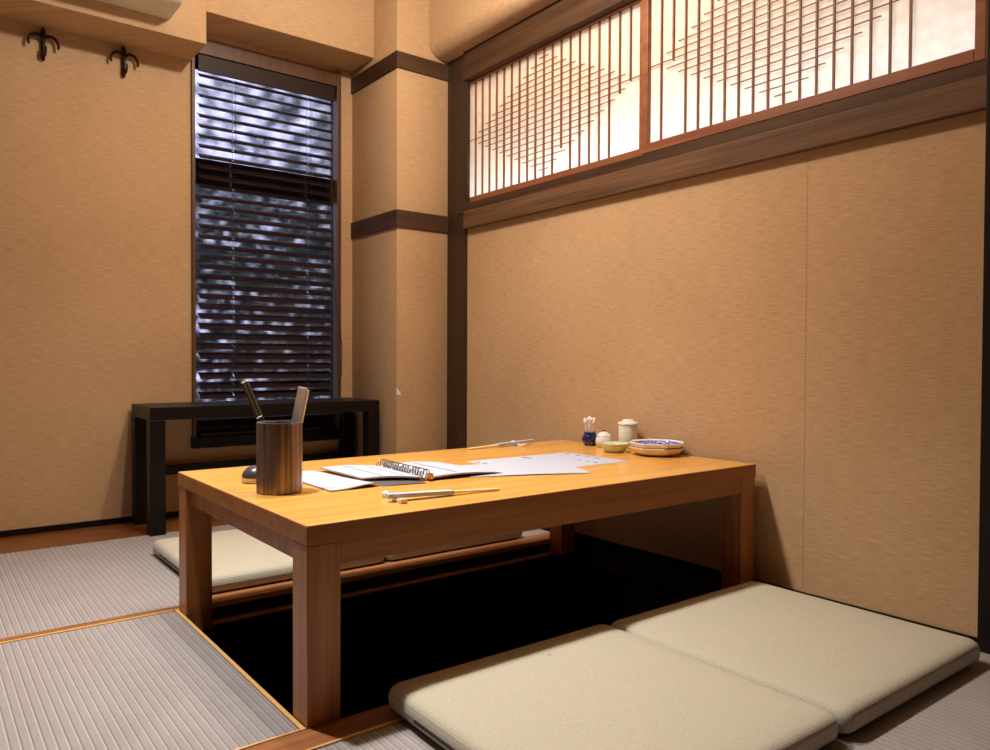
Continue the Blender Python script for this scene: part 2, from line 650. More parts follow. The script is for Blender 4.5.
def shoji_screen(y0, y1, x, cut, label):
    """y0 = near end, y1 = far end"""
    z0, z1 = 1.352, 1.909
    t = thing('shoji_screen', label, 'paper screen', (x, (y0 + y1) / 2, z0))
    h = (y1 - y0) / 2
    st, rl = 0.024, 0.031
    H = z1 - z0
    bm = NB()
    for s in (-1, 1):
        box(bm, -0.013, 0.013, s * h - (st if s > 0 else 0), s * h + (st if s < 0 else 0), 0, H, 0.002)
    box(bm, -0.013, 0.013, -h + st, h - st, 0, rl, 0.002)
    box(bm, -0.013, 0.013, -h + st, h - st, H - 0.022, H, 0.002)
    obj('frame', bm, 'shoji_frame', t)
    # paper
    bm = NB()
    box(bm, 0.0035, 0.0045, -h + st, h - st, rl, H - 0.022)
    obj('paper', bm, 'shoji', t)
    # lattice: 19 uprights, far end is bar 1; bars 2..18 carry the stepped diamond of cross bars
    bm = NB()
    a, b = h - st, -h + st
    zl, zh = rl, H - 0.022
    zm = (zl + zh) / 2
    yb = lambda i: a + (b - a) * i / 20.0
    dz = 0.0245
    for i in range(1, 20):
        lo, hi = zl, zh
        if i in cut:
            c0, c1 = cut[i]
            lo = zm + c0 * dz if c0 is not None else zl
            hi = zm + c1 * dz if c1 is not None else zh
        if hi - lo > 0.001:
            box(bm, -0.005, 0.0034, yb(i) - 0.0023, yb(i) + 0.0023, lo, hi)
    obj('lattice_uprights', bm, 'lattice', t)
    bm = NB()
    for k in range(-9, 10):
        m = abs(k)
        if m == 0:
            ya, yc = a, b
        else:
            ya, yc = yb(m + 0.45), yb(20 - m - 0.45)
        z = zm + k * dz
        box(bm, -0.0055, -0.001, yc, ya, z - 0.0012, z + 0.0012)
    obj('lattice_crossbars', bm, 'lattice', t)
    return t


shoji_screen(1.7297, 2.785, 1.986, {12: (-6.5, None), 18: (-1.4, None), 19: (-0.2, None)},
             'left shoji screen of the wall transom, beside the corner post')
shoji_screen(0.692, 1.7178, 1.971 - 0.012, {2: (-0.2, None), 18: (4, None), 19: (4, None)},
             'right shoji screen of the wall transom, nearest the camera')

# unseen white box added behind the screens to enclose the backlights
bm = NB()
bx0, bx1, by0, by1, bz0, bz1 = XW + WT, 2.60, 0.3, 3.1, 1.0, 2.40
box(bm, bx1, bx1 + 0.05, by0, by1, bz0, bz1)
box(bm, bx0, bx1, by0 - 0.05, by0, bz0, bz1)
box(bm, bx0, bx1, by1, by1 + 0.05, bz0, bz1)
box(bm, bx0, bx1, by0, by1, bz0 - 0.05, bz0)
box(bm, bx0, bx1, by0, by1, bz1, bz1 + 0.05)
struct('shoji_light_box', bm, 'white_paint')

# ------------------------------------------------------------------ window
bm = NB()
# casing frame standing slightly proud of the wall
box(bm, 0.943, WX0, YB - 0.014, YB + 0.045, 0.330, 2.020, 0.002)
box(bm, WX1, 1.626, YB - 0.014, YB + 0.045, 0.330, 2.020, 0.002)
box(bm, WX0, WX1, YB - 0.010, YB + 0.045, 1.948, 2.012, 0.002)
win = struct('window_1', bm, 'casing')
bm = NB()
box(bm, 0.938, 1.630, YB - 0.016, YB + 0.045, 0.284, 0.330, 0.002)
obj('window_sill', bm, 'bench', win)
bm = NB()
SY0, SY1 = YB + 0.040, YB + 0.058
box(bm, WX0, WX0 + 0.008, SY0, SY1, 0.318, 1.948)
box(bm, WX1 - 0.003, WX1, SY0, SY1, 0.318, 1.948)
box(bm, WX0, WX1, SY0, SY1, 0.318, 0.40)
box(bm, WX0, WX1, SY0, SY1, 1.90, 1.948)
box(bm, WX0, WX1, SY0, SY1, 1.41, 1.52)
obj('sash', bm, 'sash', win)
bm = NB()
box(bm, WX0 + 0.008, WX1 - 0.003, SY0 + 0.004, SY0 + 0.008, 0.40, 1.41)
box(bm, WX0 + 0.008, WX1 - 0.003, SY0 + 0.004, SY0 + 0.008, 1.52, 1.90)
obj('pane', bm, 'glass', win)

# the slatted blind in the window recess
BX0, BX1, BY = 0.977, 1.588, YB + 0.0145
bt = thing('window_blind', 'dark wooden slatted blind hanging in the tall narrow window', 'blind', ((BX0 + BX1) / 2, BY, 0.33))
bw = (BX1 - BX0) / 2
bm = NB()
box(bm, -bw - 0.006, bw + 0.006, -0.024, -0.014, 1.545, 1.614, 0.002)
box(bm, -bw, bw, -0.014, 0.02, 1.575, 1.612, 0.002)
obj('valance', bm, 'valance', bt)
bm = NB()
pitch, tilt = 0.0425, math.radians(33)
nsl = 36
for i in range(nsl):
    zc = 1.535 - i * pitch
    def strip(xa, xb, ua, ub):
        sec = []
        for sg in (1, -1):
            row = []
            for k in range(5):
                u = ua + (ub - ua) * k / 4
                v = 0.0022 * (1 - (u / 0.025) ** 2) + sg * 0.001
                row.append((u * math.cos(tilt) - v * math.sin(tilt), u * math.sin(tilt) + v * math.cos(tilt)))
            sec += row if sg > 0 else row[::-1]
        loft(bm, [[Vector((x, y, zc + z)) for y, z in sec] for x in (xa, xb)])
    hw = 0.003
    cuts = [-bw, -0.16 - hw, -0.16 + hw, 0.185 - hw, 0.185 + hw, bw]
    for a in (0, 2, 4):
        strip(cuts[a], cuts[a + 1], -0.025, 0.025)
    for a in (1, 3):
        strip(cuts[a], cuts[a + 1], -0.025, -0.014)
        strip(cuts[a], cuts[a + 1], 0.014, 0.025)
obj('slats', bm, 'slat', bt, 40)
bm = NB()
box(bm, -bw, bw, -0.02, 0.02, 0.0, 0.016, 0.003)
obj('bottom_rail', bm, 'valance', bt)
for s in (-0.16, 0.185):
    bm = NB()
    for yy in (-0.0225, 0.0225):
        tube(bm, [(s + 0.006, yy, 0.012), (s + 0.006, yy, 1.58)], 0.0007, 6)
    obj('ladder_cord', bm, 'cord', bt)
bm = NB()
tube(bm, [(bw - 0.008, -0.028, 1.56), (bw - 0.01, -0.032, 1.0), (bw + 0.000, -0.04, 0.62), (bw + 0.022, -0.045, 0.50), (bw + 0.034, -0.046, 0.38), (bw + 0.03, -0.046, 0.26), (bw + 0.016, -0.045, 0.20)], 0.0016, 6)
obj('pull_cord', bm, 'cord', bt)


# garden foliage outside
def shrub(loc, w, h, n, size, seed, label, group=None):
    rnd = random.Random(seed)
    t = thing('garden_shrub', label, 'shrub', loc, 0, group)
    bm = NB()
    for i in range(n):
        while True:
            p = Vector((rnd.uniform(-1, 1), rnd.uniform(-1, 1), rnd.uniform(-1, 1)))
            if p.length < 1:
                break
        p = Vector((p.x * w, p.y * w * 0.45, h * 0.55 + p.z * h * 0.48))
        a, b, c = rnd.uniform(0, 2 * PI), rnd.uniform(-0.9, 0.9), rnd.uniform(0, 2 * PI)
        R = Matrix.Rotation(a, 3, 'Z') @ Matrix.Rotation(b, 3, 'X') @ Matrix.Rotation(c, 3, 'Y')
        s = size * rnd.uniform(0.6, 1.2)
        pts = [(0, -s, 0), (0.42 * s, -0.1 * s, 0.08 * s), (0, s, 0), (-0.42 * s, -0.1 * s, 0.08 * s)]
        bm.faces.new([bm.verts.new(p + R @ Vector(q)) for q in pts])
    obj('foliage', bm, 'leaf', t)
    bm = NB()
    tube(bm, [(0, 0, 0), (0.03, 0.02, h * 0.3), (-0.02, 0, h * 0.8)], [0.03, 0.025, 0.01], 8)
    obj('trunk', bm, 'bark', t)
    return t


bm = NB()
box(bm, -1.5, 6.5, YB + 0.12, 9.0, -0.6, -0.46)
struct('ground_garden', bm, 'bark')

# ------------------------------------------------------------------ tatami mats


def mat_(name, x0, x1, y0, y1, label):
    bm = NB()
    cx, cy = (x0 + x1) / 2, (y0 + y1) / 2
    box(bm, x0 - cx, x1 - cx, y0 - cy, y1 - cy, FZ, 0.0, 0.0015)
    o = obj(name, bm, 'tatami', None, None, (cx, cy, 0))
    return tag(o, label, 'tatami mat')


bm = NB()
ol = [(-0.9, PY1 + 0.035), (PX0 + 0.0295, PY1 + 0.035), (PX0 + 0.0295, FY + 0.001), (1.161, FY + 0.001), (1.161, 3.029), (-0.9, 3.029)]
loft(bm, [[Vector((x - 0.13, y - 2.57, z)) for x, y in ol] for z in (FZ, 0.0)])
tag(obj('tatami_mat', bm, 'tatami', None, None, (0.13, 2.57, 0)), 'grey ribbed tatami mat in front of the black bench, far left', 'tatami mat')
mat_('tatami_mat', 1.163, XW - 0.009, FY + 0.001, 3.029, 'grey ribbed tatami mat behind the table at the corner post')
mat_('tatami_mat', -1.25, PX0 - 0.010, PY0 + 0.006, PY1 - 0.007, 'large grey ribbed tatami mat left of the table and foot well')
mat_('tatami_mat', -0.2, XW - 0.009, 0.28, PY0 - 0.075, 'grey ribbed tatami mat under the two near cushions')

# ------------------------------------------------------------------ floor cushions
CW, CT = 0.2895, 0.056


def make_cushion(label, loc, group, rot=0.0):
    t = thing('floor_cushion', label, 'cushion', loc, rot, group)
    bm = NB()
    rings = []
    hx = CW
    prof = [(0.30, 0.0), (0.03, 0.0), (0.010, 0.004), (0.002, 0.012), (0.0, 0.022), (0.0, 0.036), (0.003, 0.046), (0.010, 0.053), (0.022, 0.0565), (0.06, 0.059), (0.12, 0.0605), (0.22, 0.061)]
    for ins, z in prof:
        ring = rrect(hx - ins, hx - ins, max(0.010, 0.024 - ins * 0.3), 7, 0, 0, z * CT / 0.061)
        rings.append(ring)
    loft(bm, rings)
    obj('cushion_body', bm, 'cushion', t, 60)
    # seam welt round the middle
    bm = NB()
    pts = rrect(hx - 0.0003, hx - 0.0003, 0.024, 7, 0, 0, 0.026)
    pts.append(pts[0].copy())
    tube(bm, pts, 0.0010, 6)
    obj('seam', bm, 'cushion', t, 60)
    bm = NB()
    box(bm, -hx - 0.0015, -hx + 0.002, -0.18, 0.18, 0.018, 0.024, 0.0008)
    obj('zipper', bm, 'zip', t)
    return t


GF, GN = 'far row of floor cushions', 'near row of floor cushions'
c1 = make_cushion('oatmeal floor cushion at the front, left of the near pair', (0.985, 0.947, 0.0032), GN, math.radians(-0.7))
dup(c1, (1.5665, 0.936, 0.0032), 'oatmeal floor cushion against the right wall, near side of table', math.radians(-0.5))
b1 = dup(c1, (0.930, 2.430, 0.0012), 'oatmeal floor cushion behind the table, in front of the black bench', 0.0)
b1['group'] = GF
b2 = dup(c1, (1.512, 2.430, 0.0012), 'oatmeal floor cushion behind the table, mostly hidden, toward the corner post', 0.0)
b2['group'] = GF
bm = NB()
tube(bm, [(-0.012, 0, 0), (-0.004, 0.002, 0.004), (0.003, -0.001, 0.003), (0.012, 0.001, 0.0005)], 0.0012, 6)
o = obj('loose_thread', bm, 'zip', c1)
o.location = (0.040, 0.195, CT + 0.0003)
o.scale = (0.35, 0.35, 0.35)

# ------------------------------------------------------------------ table
TX0, TX1, TY0, TY1 = 0.5555, 1.932, 1.2622, 2.078
tb = thing('low_table', 'low honey-oak table with square legs standing over the foot well', 'table', (TX0, TY0, -0.046))
zo = 0.046
L, W = TX1 - TX0, TY1 - TY0
TH = 0.036
bm = NB()
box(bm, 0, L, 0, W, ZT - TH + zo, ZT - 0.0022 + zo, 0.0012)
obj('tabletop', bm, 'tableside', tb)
# honey laminate surface with a lighter chamfered edge band
bm = NB()
box(bm, 0.004, L - 0.004, 0.004, W - 0.004, ZT - 0.003 + zo, ZT + zo, 0.0008)
tt = tb.children[0]
o = obj('laminate', bm, 'tabletop', tt)
o['label'] = 'honey-coloured laminate surface'
bm = NB()
zc = ZT - 0.0012 + zo
for p, q in (((0.002, 0.002), (L - 0.002, 0.002)), ((0.002, W - 0.002), (L - 0.002, W - 0.002)), ((0.002, 0.002), (0.002, W - 0.002)), ((L - 0.002, 0.002), (L - 0.002, W - 0.002))):
    bar(bm, (p[0], p[1], zc), (q[0], q[1], zc), 0.0036, 0.0022)
obj('edge_band', bm, 'tableedge', tt)
LG = 0.066
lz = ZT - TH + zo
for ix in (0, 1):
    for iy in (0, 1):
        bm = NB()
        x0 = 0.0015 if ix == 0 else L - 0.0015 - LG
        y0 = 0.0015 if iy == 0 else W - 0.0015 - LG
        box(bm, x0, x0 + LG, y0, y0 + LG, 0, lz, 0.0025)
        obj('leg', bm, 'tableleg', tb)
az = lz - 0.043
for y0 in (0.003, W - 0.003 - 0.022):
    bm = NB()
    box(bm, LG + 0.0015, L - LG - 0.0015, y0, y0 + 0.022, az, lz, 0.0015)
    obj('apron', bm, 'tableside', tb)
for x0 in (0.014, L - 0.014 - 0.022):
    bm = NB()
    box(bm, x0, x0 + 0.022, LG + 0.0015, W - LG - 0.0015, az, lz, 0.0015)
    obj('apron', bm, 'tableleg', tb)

# ------------------------------------------------------------------ bench
BNX0, BNX1, BNY0, BNY1, BNZ = 0.703, 1.664, 2.994, 3.288, 0.479
be = thing('bench', 'black-brown wooden bench standing under the window', 'bench', (BNX0, BNY0, 0.001))
bl, bd = BNX1 - BNX0, BNY1 - BNY0
bm = NB()
box(bm, 0, bl, 0, bd, BNZ - 0.049, BNZ, 0.002)
obj('seat', bm, 'bench', be)
for x0 in (0.0, bl - 0.055):
    for y0 in (0.0, bd - 0.055):
        bm = NB()
        box(bm, x0, x0 + 0.055, y0, y0 + 0.055, 0, BNZ - 0.049, 0.002)
        obj('leg', bm, 'bench', be)
bm = NB()
box(bm, 0.055, bl - 0.055, bd - 0.035, bd - 0.015, 0.185, 0.225, 0.002)
obj('stretcher', bm, 'bench', be)

# ------------------------------------------------------------------ air conditioner
ac = thing('air_conditioner', 'ivory wall air conditioner at the top edge, above the coat hooks', 'air conditioner', (0.40, 3.085, 1.962))
bm = NB()
sec = [(0.0, 0.0), (-0.15, 0.0), (-0.185, 0.02), (-0.20, 0.06), (-0.20, 0.25), (-0.19, 0.27), (0.0, 0.27)]
rings = []
for x, ins in ((-0.41, 0.012), (-0.402, 0.0), (0.402, 0.0), (0.41, 0.012)):
    rings.append([Vector((x, y + (ins if y < -0.1 else 0), z + (ins if z < 0.1 else -ins))) for y, z in sec])
loft(bm, rings)
obj('housing', bm, 'ac', ac, 40)
bm = NB()
box(bm, -0.34, 0.29, -0.142, -0.055, -0.004, 0.002, 0.001)
obj('louver', bm, 'ac', ac)
bm = NB()
for i in range(6):
    y = -0.135 + i * 0.014
    box(bm, -0.33 + 0.004 * i, 0.13, y, y + 0.005, -0.0055, -0.003)
o = obj('vent_slots', bm, 'ac_dark', ac)

# ------------------------------------------------------------------ coat hooks


def coat_hook(loc, label):
    t = thing('coat_hook', label, 'coat hook', loc, 0, 'iron coat hooks on the back wall')
    bm = NB()
    # stem and spear finial, 0.125 tall
    lathe(bm, [(0.004, -0.060), (0.0065, -0.056), (0.006, -0.03), (0.007, 0.0), (0.006, 0.022), (0.0045, 0.03), (0.0095, 0.042), (0.007, 0.054), (0.001, 0.066)], 10, 0, -0.012)
    box(bm, -0.006, 0.006, -0.012, 0, -0.05, 0.02, 0.001)
    obj('stem', bm, 'iron', t, 50)
    for s in (-1, 1):
        bm = NB()
        pts = []
        for i in range(13):
            a = PI * 1.12 * i / 12
            pts.append((s * (0.026 - 0.026 * math.cos(a)) * 0.95, -0.014 - 0.010 * math.sin(a * 0.5), 0.010 + 0.026 * math.sin(a) - 0.012 * i / 12))
        tube(bm, pts, [0.0066 - 0.0018 * i / 12 for i in range(13)], 8)
        lathe(bm, [(0.0001, -0.006), (0.0045, -0.003), (0.0045, 0.002), (0.0001, 0.005)], 8, pts[-1][0], pts[-1][1])
        obj('arm', bm, 'iron', t, 60)
    bm = NB()
    tube(bm, [(0.0, -0.016, -0.048), (0.003, -0.034, -0.046), (0.005, -0.042, -0.032), (0.005, -0.040, -0.014)], [0.005, 0.0045, 0.004, 0.0035], 8)
    obj('prong', bm, 'iron', t, 60)
    return t


h1 = coat_hook((0.407, YB, 1.836), 'left of the two black iron fleur-de-lis coat hooks')
dup(h1, (0.684, YB, 1.838), 'right of the two black iron fleur-de-lis coat hooks, nearer the window')

# ------------------------------------------------------------------ things on the table
# faceted brown utensil cup
cup = thing('utensil_cup', 'tall ten-sided streaked brown cup on the left end of the table', 'cup', (0.6535, 1.630, ZT), math.radians(24.2))
bm = NB()
R = 0.0505
lathe(bm, [(R - 0.002, 0), (R, 0.002), (R, 0.155), (R - 0.001, 0.156), (R - 0.006, 0.156), (R - 0.007, 0.154), (R - 0.007, 0.006), (0.001, 0.006)], 10)
obj('cup_body', bm, 'cup', cup)
bm = NB()
lathe(bm, [(R + 0.0004, 0.1535), (R + 0.0004, 0.1566), (R - 0.0062, 0.1566), (R - 0.0062, 0.1535)], 10, 0, 0, False, False)
obj('rim', bm, 'wire', cup)

# dark stick leaning left
st = thing('thin_stick', 'thin dark stick with pale tips leaning left in the brown cup', 'stick', (0.6745, 1.624, ZT + 0.0068))
top = Vector((0.604 - 0.6745, 1.712 - 1.624, 0.236))
bm = NB()
off = Vector((0.0036, 0.0, 0.0018))
base = Vector((0.0, 0.0, 0.004))
for s in (-1, 1):
    tube(bm, [base + off * s, top * 0.5 + off * s, top + off * s], [0.0034, 0.0042, 0.0046], 8)
tube(bm, [top * 0.66 + off * -1.6, top * 0.66 + off * 1.6], 0.0054, 8)
obj('shaft', bm, 'olive', st, 50)
bm = NB()
for s in (-1, 1):
    tube(bm, [top + off * s + top * 0.0005, top * 1.015 + off * s], 0.0044, 8)
obj('tip', bm, 'whitepl', st, 50)
# white flat stick leaning right
st = thing('flat_stick', 'flat white stick with a slotted side leaning right in the brown cup', 'stick', (0.6695, 1.650, ZT + 0.0068))
p0, p1 = Vector((0.0, 0, 0.003)), Vector((0.036, -0.026, 0.226))
d = (p1 - p0).normalized()
sx = Vector((math.cos(YAW), -math.sin(YAW), 0.0))
sx = (sx - d * sx.dot(d)).normalized()
sn = d.cross(sx)


def slab(bm, a, b, w, th):
    ring = lambda p: [p + sx * i * w / 2 + sn * j * th / 2 for i, j in ((-1, -1), (1, -1), (1, 1), (-1, 1))]
    return loft(bm, [ring(a), ring(b)])


bm = NB()
slab(bm, p0, p1, 0.019, 0.008)
obj('blade', bm, 'whitepl', st)
bm = NB()
sh = sx * 0.0125
slab(bm, p0 * 0.35 + p1 * 0.65 + sh, p1 + sh - d * 0.004, 0.005, 0.007)
slab(bm, p0 * 0.5 + p1 * 0.5 + sh, p0 * 0.35 + p1 * 0.65 + sh, 0.002, 0.007)
obj('side_clip', bm, 'whitepl', st)
bm = NB()
slab(bm, p0 * 0.45 + p1 * 0.55 + sx * 0.0108, p0 * 0.33 + p1 * 0.67 + sx * 0.0108, 0.0025, 0.006)
obj('slot', bm, 'sash', st)

# call button
cb = thing('call_button', 'dark grey domed call button behind the brown cup', 'call button', (0.658, 1.792, ZT))
bm = NB()
lathe(bm, [(0.028, 0.0), (0.032, 0.003), (0.0325, 0.010), (0.0315, 0.013)], 32)
obj('base', bm, 'basepl', cb, 40)
bm = NB()
lathe(bm, [(0.0312, 0.0132)] + [(0.0318 * math.cos(a * PI / 180), 0.014 + 0.027 * math.sin(a * PI / 180)) for a in range(0, 86, 9)], 32)
obj('dome', bm, 'darkpl', cb, 60)


def sheet(bm, quad, n=12, m=4, th=0.0006, f=None, ink=None):
    """thin curved sheet over four corner points (near-left, near-right, far-right, far-left), lifted by f(u,v)"""
    q = [Vector(p) for p in quad]
    grid = []
    for j in range(m + 1):
        v = j / m
        row = []
        for i in range(n + 1):
            u = i / n
            p = (q[0] * (1 - u) + q[1] * u) * (1 - v) + (q[3] * (1 - u) + q[2] * u) * v
            row.append(p + Vector((0, 0, f(u, v) if f else 0)))
        grid.append(row)
    up = Vector((0, 0, th))
    T = [[bm.verts.new(p + up) for p in r] for r in grid]
    B = [[bm.verts.new(p) for p in r] for r in grid]
    for j in range(m):
        for i in range(n):
            fc = bm.faces.new((T[j][i], T[j][i + 1], T[j + 1][i + 1], T[j + 1][i]))
            if ink and any(a - du <= (i + 0.5) / n <= c + du and b - dv <= (j + 0.5) / m <= d + dv for a, b, c, d, du, dv in ink):
                fc.material_index = 1
            bm.faces.new((B[j][i], B[j + 1][i], B[j + 1][i + 1], B[j][i + 1]))
    for j in range(m):
        bm.faces.new((T[j][0], T[j + 1][0], B[j + 1][0], B[j][0]))
        bm.faces.new((T[j][n], B[j][n], B[j + 1][n], T[j + 1][n]))
    for i in range(n):
        bm.faces.new((T[0][i], B[0][i], B[0][i + 1], T[0][i + 1]))
        bm.faces.new((T[m][i], T[m][i + 1], B[m][i + 1], B[m][i]))
    return bm


# white menu booklet with a grey cover lying beside the cup
mo = Vector((0.80, 1.68, ZT))
mb = thing('menu_booklet', 'white folded menu booklet between the brown cup and the ring binder', 'menu', mo)
q = [(0.742 - mo.x, 1.556 - mo.y, 0.0006), (0.868 - mo.x, 1.560 - mo.y, 0.0006), (0.836 - mo.x, 1.87 - mo.y, 0.0006), (0.742 - mo.x, 1.87 - mo.y, 0.0006)]
bm = NB()
ss = lambda x: 0 if x < 0 else 1 if x > 1 else x * x * (3 - 2 * x)
fpage = lambda u, v: 0.006 * ss((u - 0.2) / 0.6) * (1 - ss((u - 0.86) / 0.16)) * (1 - ss(v * 1.3))
sheet(bm, q, 40, 96, 0.003, lambda u, v: 0.0006 + fpage(u, v), [(0.1, 0.2 + 0.11 * k, 0.75, 0.2 + 0.11 * k, 0, 0.005) for k in range(7)])
obj('pages', bm, 'paper', mb, 40).data.materials.append(M['greyink'])
bm = NB()
sheet(bm, [(q[0][0] + 0.002, q[0][1] + 0.001, 0), (q[1][0] - 0.001, q[1][1] + 0.001, 0), q[2], (q[3][0] + 0.002, q[3][1], 0)], 6, 2, 0.0008)
obj('cover', bm, 'cover', mb)
bm = NB()
sheet(bm, [(0.873 - mo.x, 1.553 - mo.y, 0.0005), (0.982 - mo.x, 1.533 - mo.y, 0.0005), (0.982 - mo.x, 1.60 - mo.y, 0.0005), (0.864 - mo.x, 1.65 - mo.y, 0.0005)], 8, 3, 0.0010, lambda u, v: 0.001 * math.sin(u * PI))
obj('cover_flap', bm, 'cover', mb, 40)

# ring-bound menu, open
no = Vector((1.00, 1.70, ZT))
nb = thing('ring_binder_menu', 'open spiral-bound menu lying in the middle of the table', 'menu', no)
zb = 0.0075
ql = [(0.868, 1.644, zb), (0.994, 1.566, zb), (1.002, 1.812, zb), (0.863, 1.868, zb)]
qr = [(1.006, 1.560, zb), (1.210, 1.546, zb), (1.194, 1.796, zb), (1.018, 1.814, zb)]
ql = [(a - no.x, b - no.y, z) for a, b, z in ql]
qr = [(a - no.x, b - no.y, z) for a, b, z in qr]
fl = lambda u, v: 0.004 * math.sin(u * PI)
fr = lambda u, v: 0.005 * math.sin((1 - u) * PI) - 0.004 * u
bm = NB()
sheet(bm, ql, 72, 40, 0.0022, fl, [(0.36, 0.04, 0.36, 0.97, 0.016, 0), (0.72, 0.04, 0.72, 0.92, 0.013, 0)])
obj('left_page', bm, 'paper', nb, 40).data.materials.append(M['ink'])
bm = NB()
sheet(bm, qr, 72, 40, 0.0022, fr, [(0.45, 0.08, 0.45, 0.9, 0.013, 0)])
obj('right_page', bm, 'paper', nb, 40).data.materials.append(M['ink'])
bm = NB()
cl = [(ql[0][0] - 0.003, ql[0][1] - 0.003, 0.0062), (ql[1][0], ql[1][1] - 0.004, 0.0062), (ql[2][0], ql[2][1] + 0.003, 0.0062), (ql[3][0] - 0.003, ql[3][1] + 0.003, 0.0062)]
sheet(bm, cl, 14, 6, 0.0012, fl)
cr = [(qr[0][0], qr[0][1] - 0.004, 0.0062), (qr[1][0] + 0.01, qr[1][1] - 0.004, 0.0062), (qr[2][0] + 0.012, qr[2][1] + 0.003, 0.0062), (qr[3][0], qr[3][1] + 0.003, 0.0062)]
sheet(bm, cr, 14, 6, 0.0012, fr)
# spine board
sheet(bm, [(ql[1][0] - 0.01, ql[1][1], 0.0), (qr[0][0] + 0.01, qr[0][1], 0.0), (qr[3][0] + 0.01, qr[3][1], 0.0), (ql[2][0] - 0.01, ql[2][1], 0.0)], 4, 4, 0.006)
obj('cover', bm, 'blackcover', nb, 40)
# wire spiral
bm = NB()
A = Vector((1.001 - no.x, 1.565 - no.y, 0.0165))
B = Vector((1.008 - no.x, 1.812 - no.y, 0.0165))
ax = (B - A).normalized()
s1 = Vector((0, 0, 1)).cross(ax).normalized()
u1 = Vector((0, 0, 1))
turns, N = 19, 19 * 16
pts = []
for i in range(N + 1):
    a = 2 * PI * turns * i / N
    pts.append(A + (B - A) * i / N + (s1 * math.cos(a) + u1 * math.sin(a)) * 0.0115)
tube(bm, pts, 0.0014, 5)
obj('spiral', bm, 'wire', nb, 60)
bm = NB()
c0 = A + Vector((0.004, -0.012, -0.004))
box(bm, c0.x - 0.005, c0.x + 0.006, c0.y - 0.004, c0.y + 0.012, 0.006, 0.020, 0.002)
obj('clasp', bm, 'brass', nb)

# loose paper sheets
po = Vector((1.48, 1.66, ZT))
qa = [(1.282 - po.x, 1.528 - po.y, 0), (1.676 - po.x, 1.518 - po.y, 0), (1.678 - po.x, 1.785 - po.y, 0), (1.285 - po.x, 1.797 - po.y, 0)]
pa = thing('paper_sheet', 'white printed paper sheet with navy headings, under the other sheet', 'paper sheet', po)
L_ = [(0.93, 0.35 + 0.16 * k, 0.93, 0.43 + 0.16 * k, 0.011, 0) for k in range(4)]
L_ += [(0.74, 0.1 + 0.13 * k, 0.74, 0.16 + 0.13 * k, 0.011, 0) for k in range(3)]
L_ += [(0.5, 0.78, 0.5, 0.96, 0.012, 0), (0.04, 0.68, 0.04, 0.78, 0.012, 0), (0.04, 0.84, 0.04, 0.9, 0.012, 0)]
bm = NB()
sheet(bm, qa, 90, 60, 0.0005, None, L_)
obj('page', bm, 'paper', pa).data.materials.append(M['ink'])
po2 = Vector((1.31, 1.585, ZT + 0.0006))
qb = [(1.118, 1.545), (1.416, 1.415), (1.500, 1.612), (1.202, 1.742)]
qb = [(a - po2.x, b - po2.y, 0) for a, b in qb]
pb = thing('paper_sheet', 'white order sheet turned askew, on top of the other sheet beside the spiral menu', 'paper sheet', po2)
fb = lambda u, v: 0.0006 + 0.0015 * math.sin(u * 3.0) ** 2
bm = NB()
sheet(bm, qb, 100, 80, 0.0005, fb, [(0.08, 0.12 + 0.12 * k, 0.9, 0.12 + 0.12 * k, 0, 0.005) for k in range(7)] + [(0.35, 0.1, 0.35, 0.86, 0.004, 0), (0.62, 0.1, 0.62, 0.86, 0.004, 0)])
obj('page', bm, 'paper', pb, 40).data.materials.append(M['greyink'])


# chopsticks in paper sleeves on white rests
def chop_rest(loc, rotz, label):
    t = thing('chopstick_rest', label, 'chopstick rest', loc, rotz)
    bm = NB()
    box(bm, -0.006, 0.006, -0.045, 0.03, 0.0, 0.007, 0.0015)
    obj('bar', bm, 'white', t)
    bm = NB()
    box(bm, -0.008, 0.008, -0.056, -0.042, 0.0, 0.0105, 0.002)
    obj('end_block', bm, 'beige_glaze', t)
    bm = NB()
    lathe(bm, [(0.003, 0.0), (0.008, 0.002), (0.0095, 0.007), (0.007, 0.0125), (0.001, 0.0145)], 16, 0, 0.036)
    obj('knob', bm, 'white', t, 60)
    return t


def chopsticks(p0, p1, label, frac):
    """p0 on the rest, p1 on the table; white paper sleeve on the p0 side"""
    o = Vector(p0)
    a, b = Vector((0, 0, 0)), Vector(p1) - o
    t = thing('chopsticks', label, 'chopsticks', o)
    bm = NB()
    sd = Vector((0, 0, 1)).cross(b.normalized()).normalized()
    for s in (-1, 1):
        tube(bm, [a + sd * 0.0042 * s, b + sd * 0.003 * s], [0.0036, 0.0026], 8)
    obj('sticks', bm, 'bamboo', t, 50)
    bm = NB()
    bar(bm, a - b * 0.03, a + b * frac, 0.019, 0.0085)
    obj('paper_sleeve', bm, 'paper', t)
    return t


chop_rest((0.808, 1.396, ZT), math.radians(-5), 'white chopstick rest at the near edge of the table')
chopsticks((0.792, 1.378, ZT + 0.0128), (1.058, 1.352, ZT + 0.0032), 'wooden chopsticks in a white sleeve at the near edge of the table', 0.55)
chop_rest((1.672, 2.030, ZT), math.radians(-14), 'white chopstick rest at the far edge of the table')
chopsticks((1.735, 2.034, ZT + 0.0128), (1.458, 2.028, ZT + 0.0032), 'wooden chopsticks in a white sleeve at the far edge of the table', 0.55)

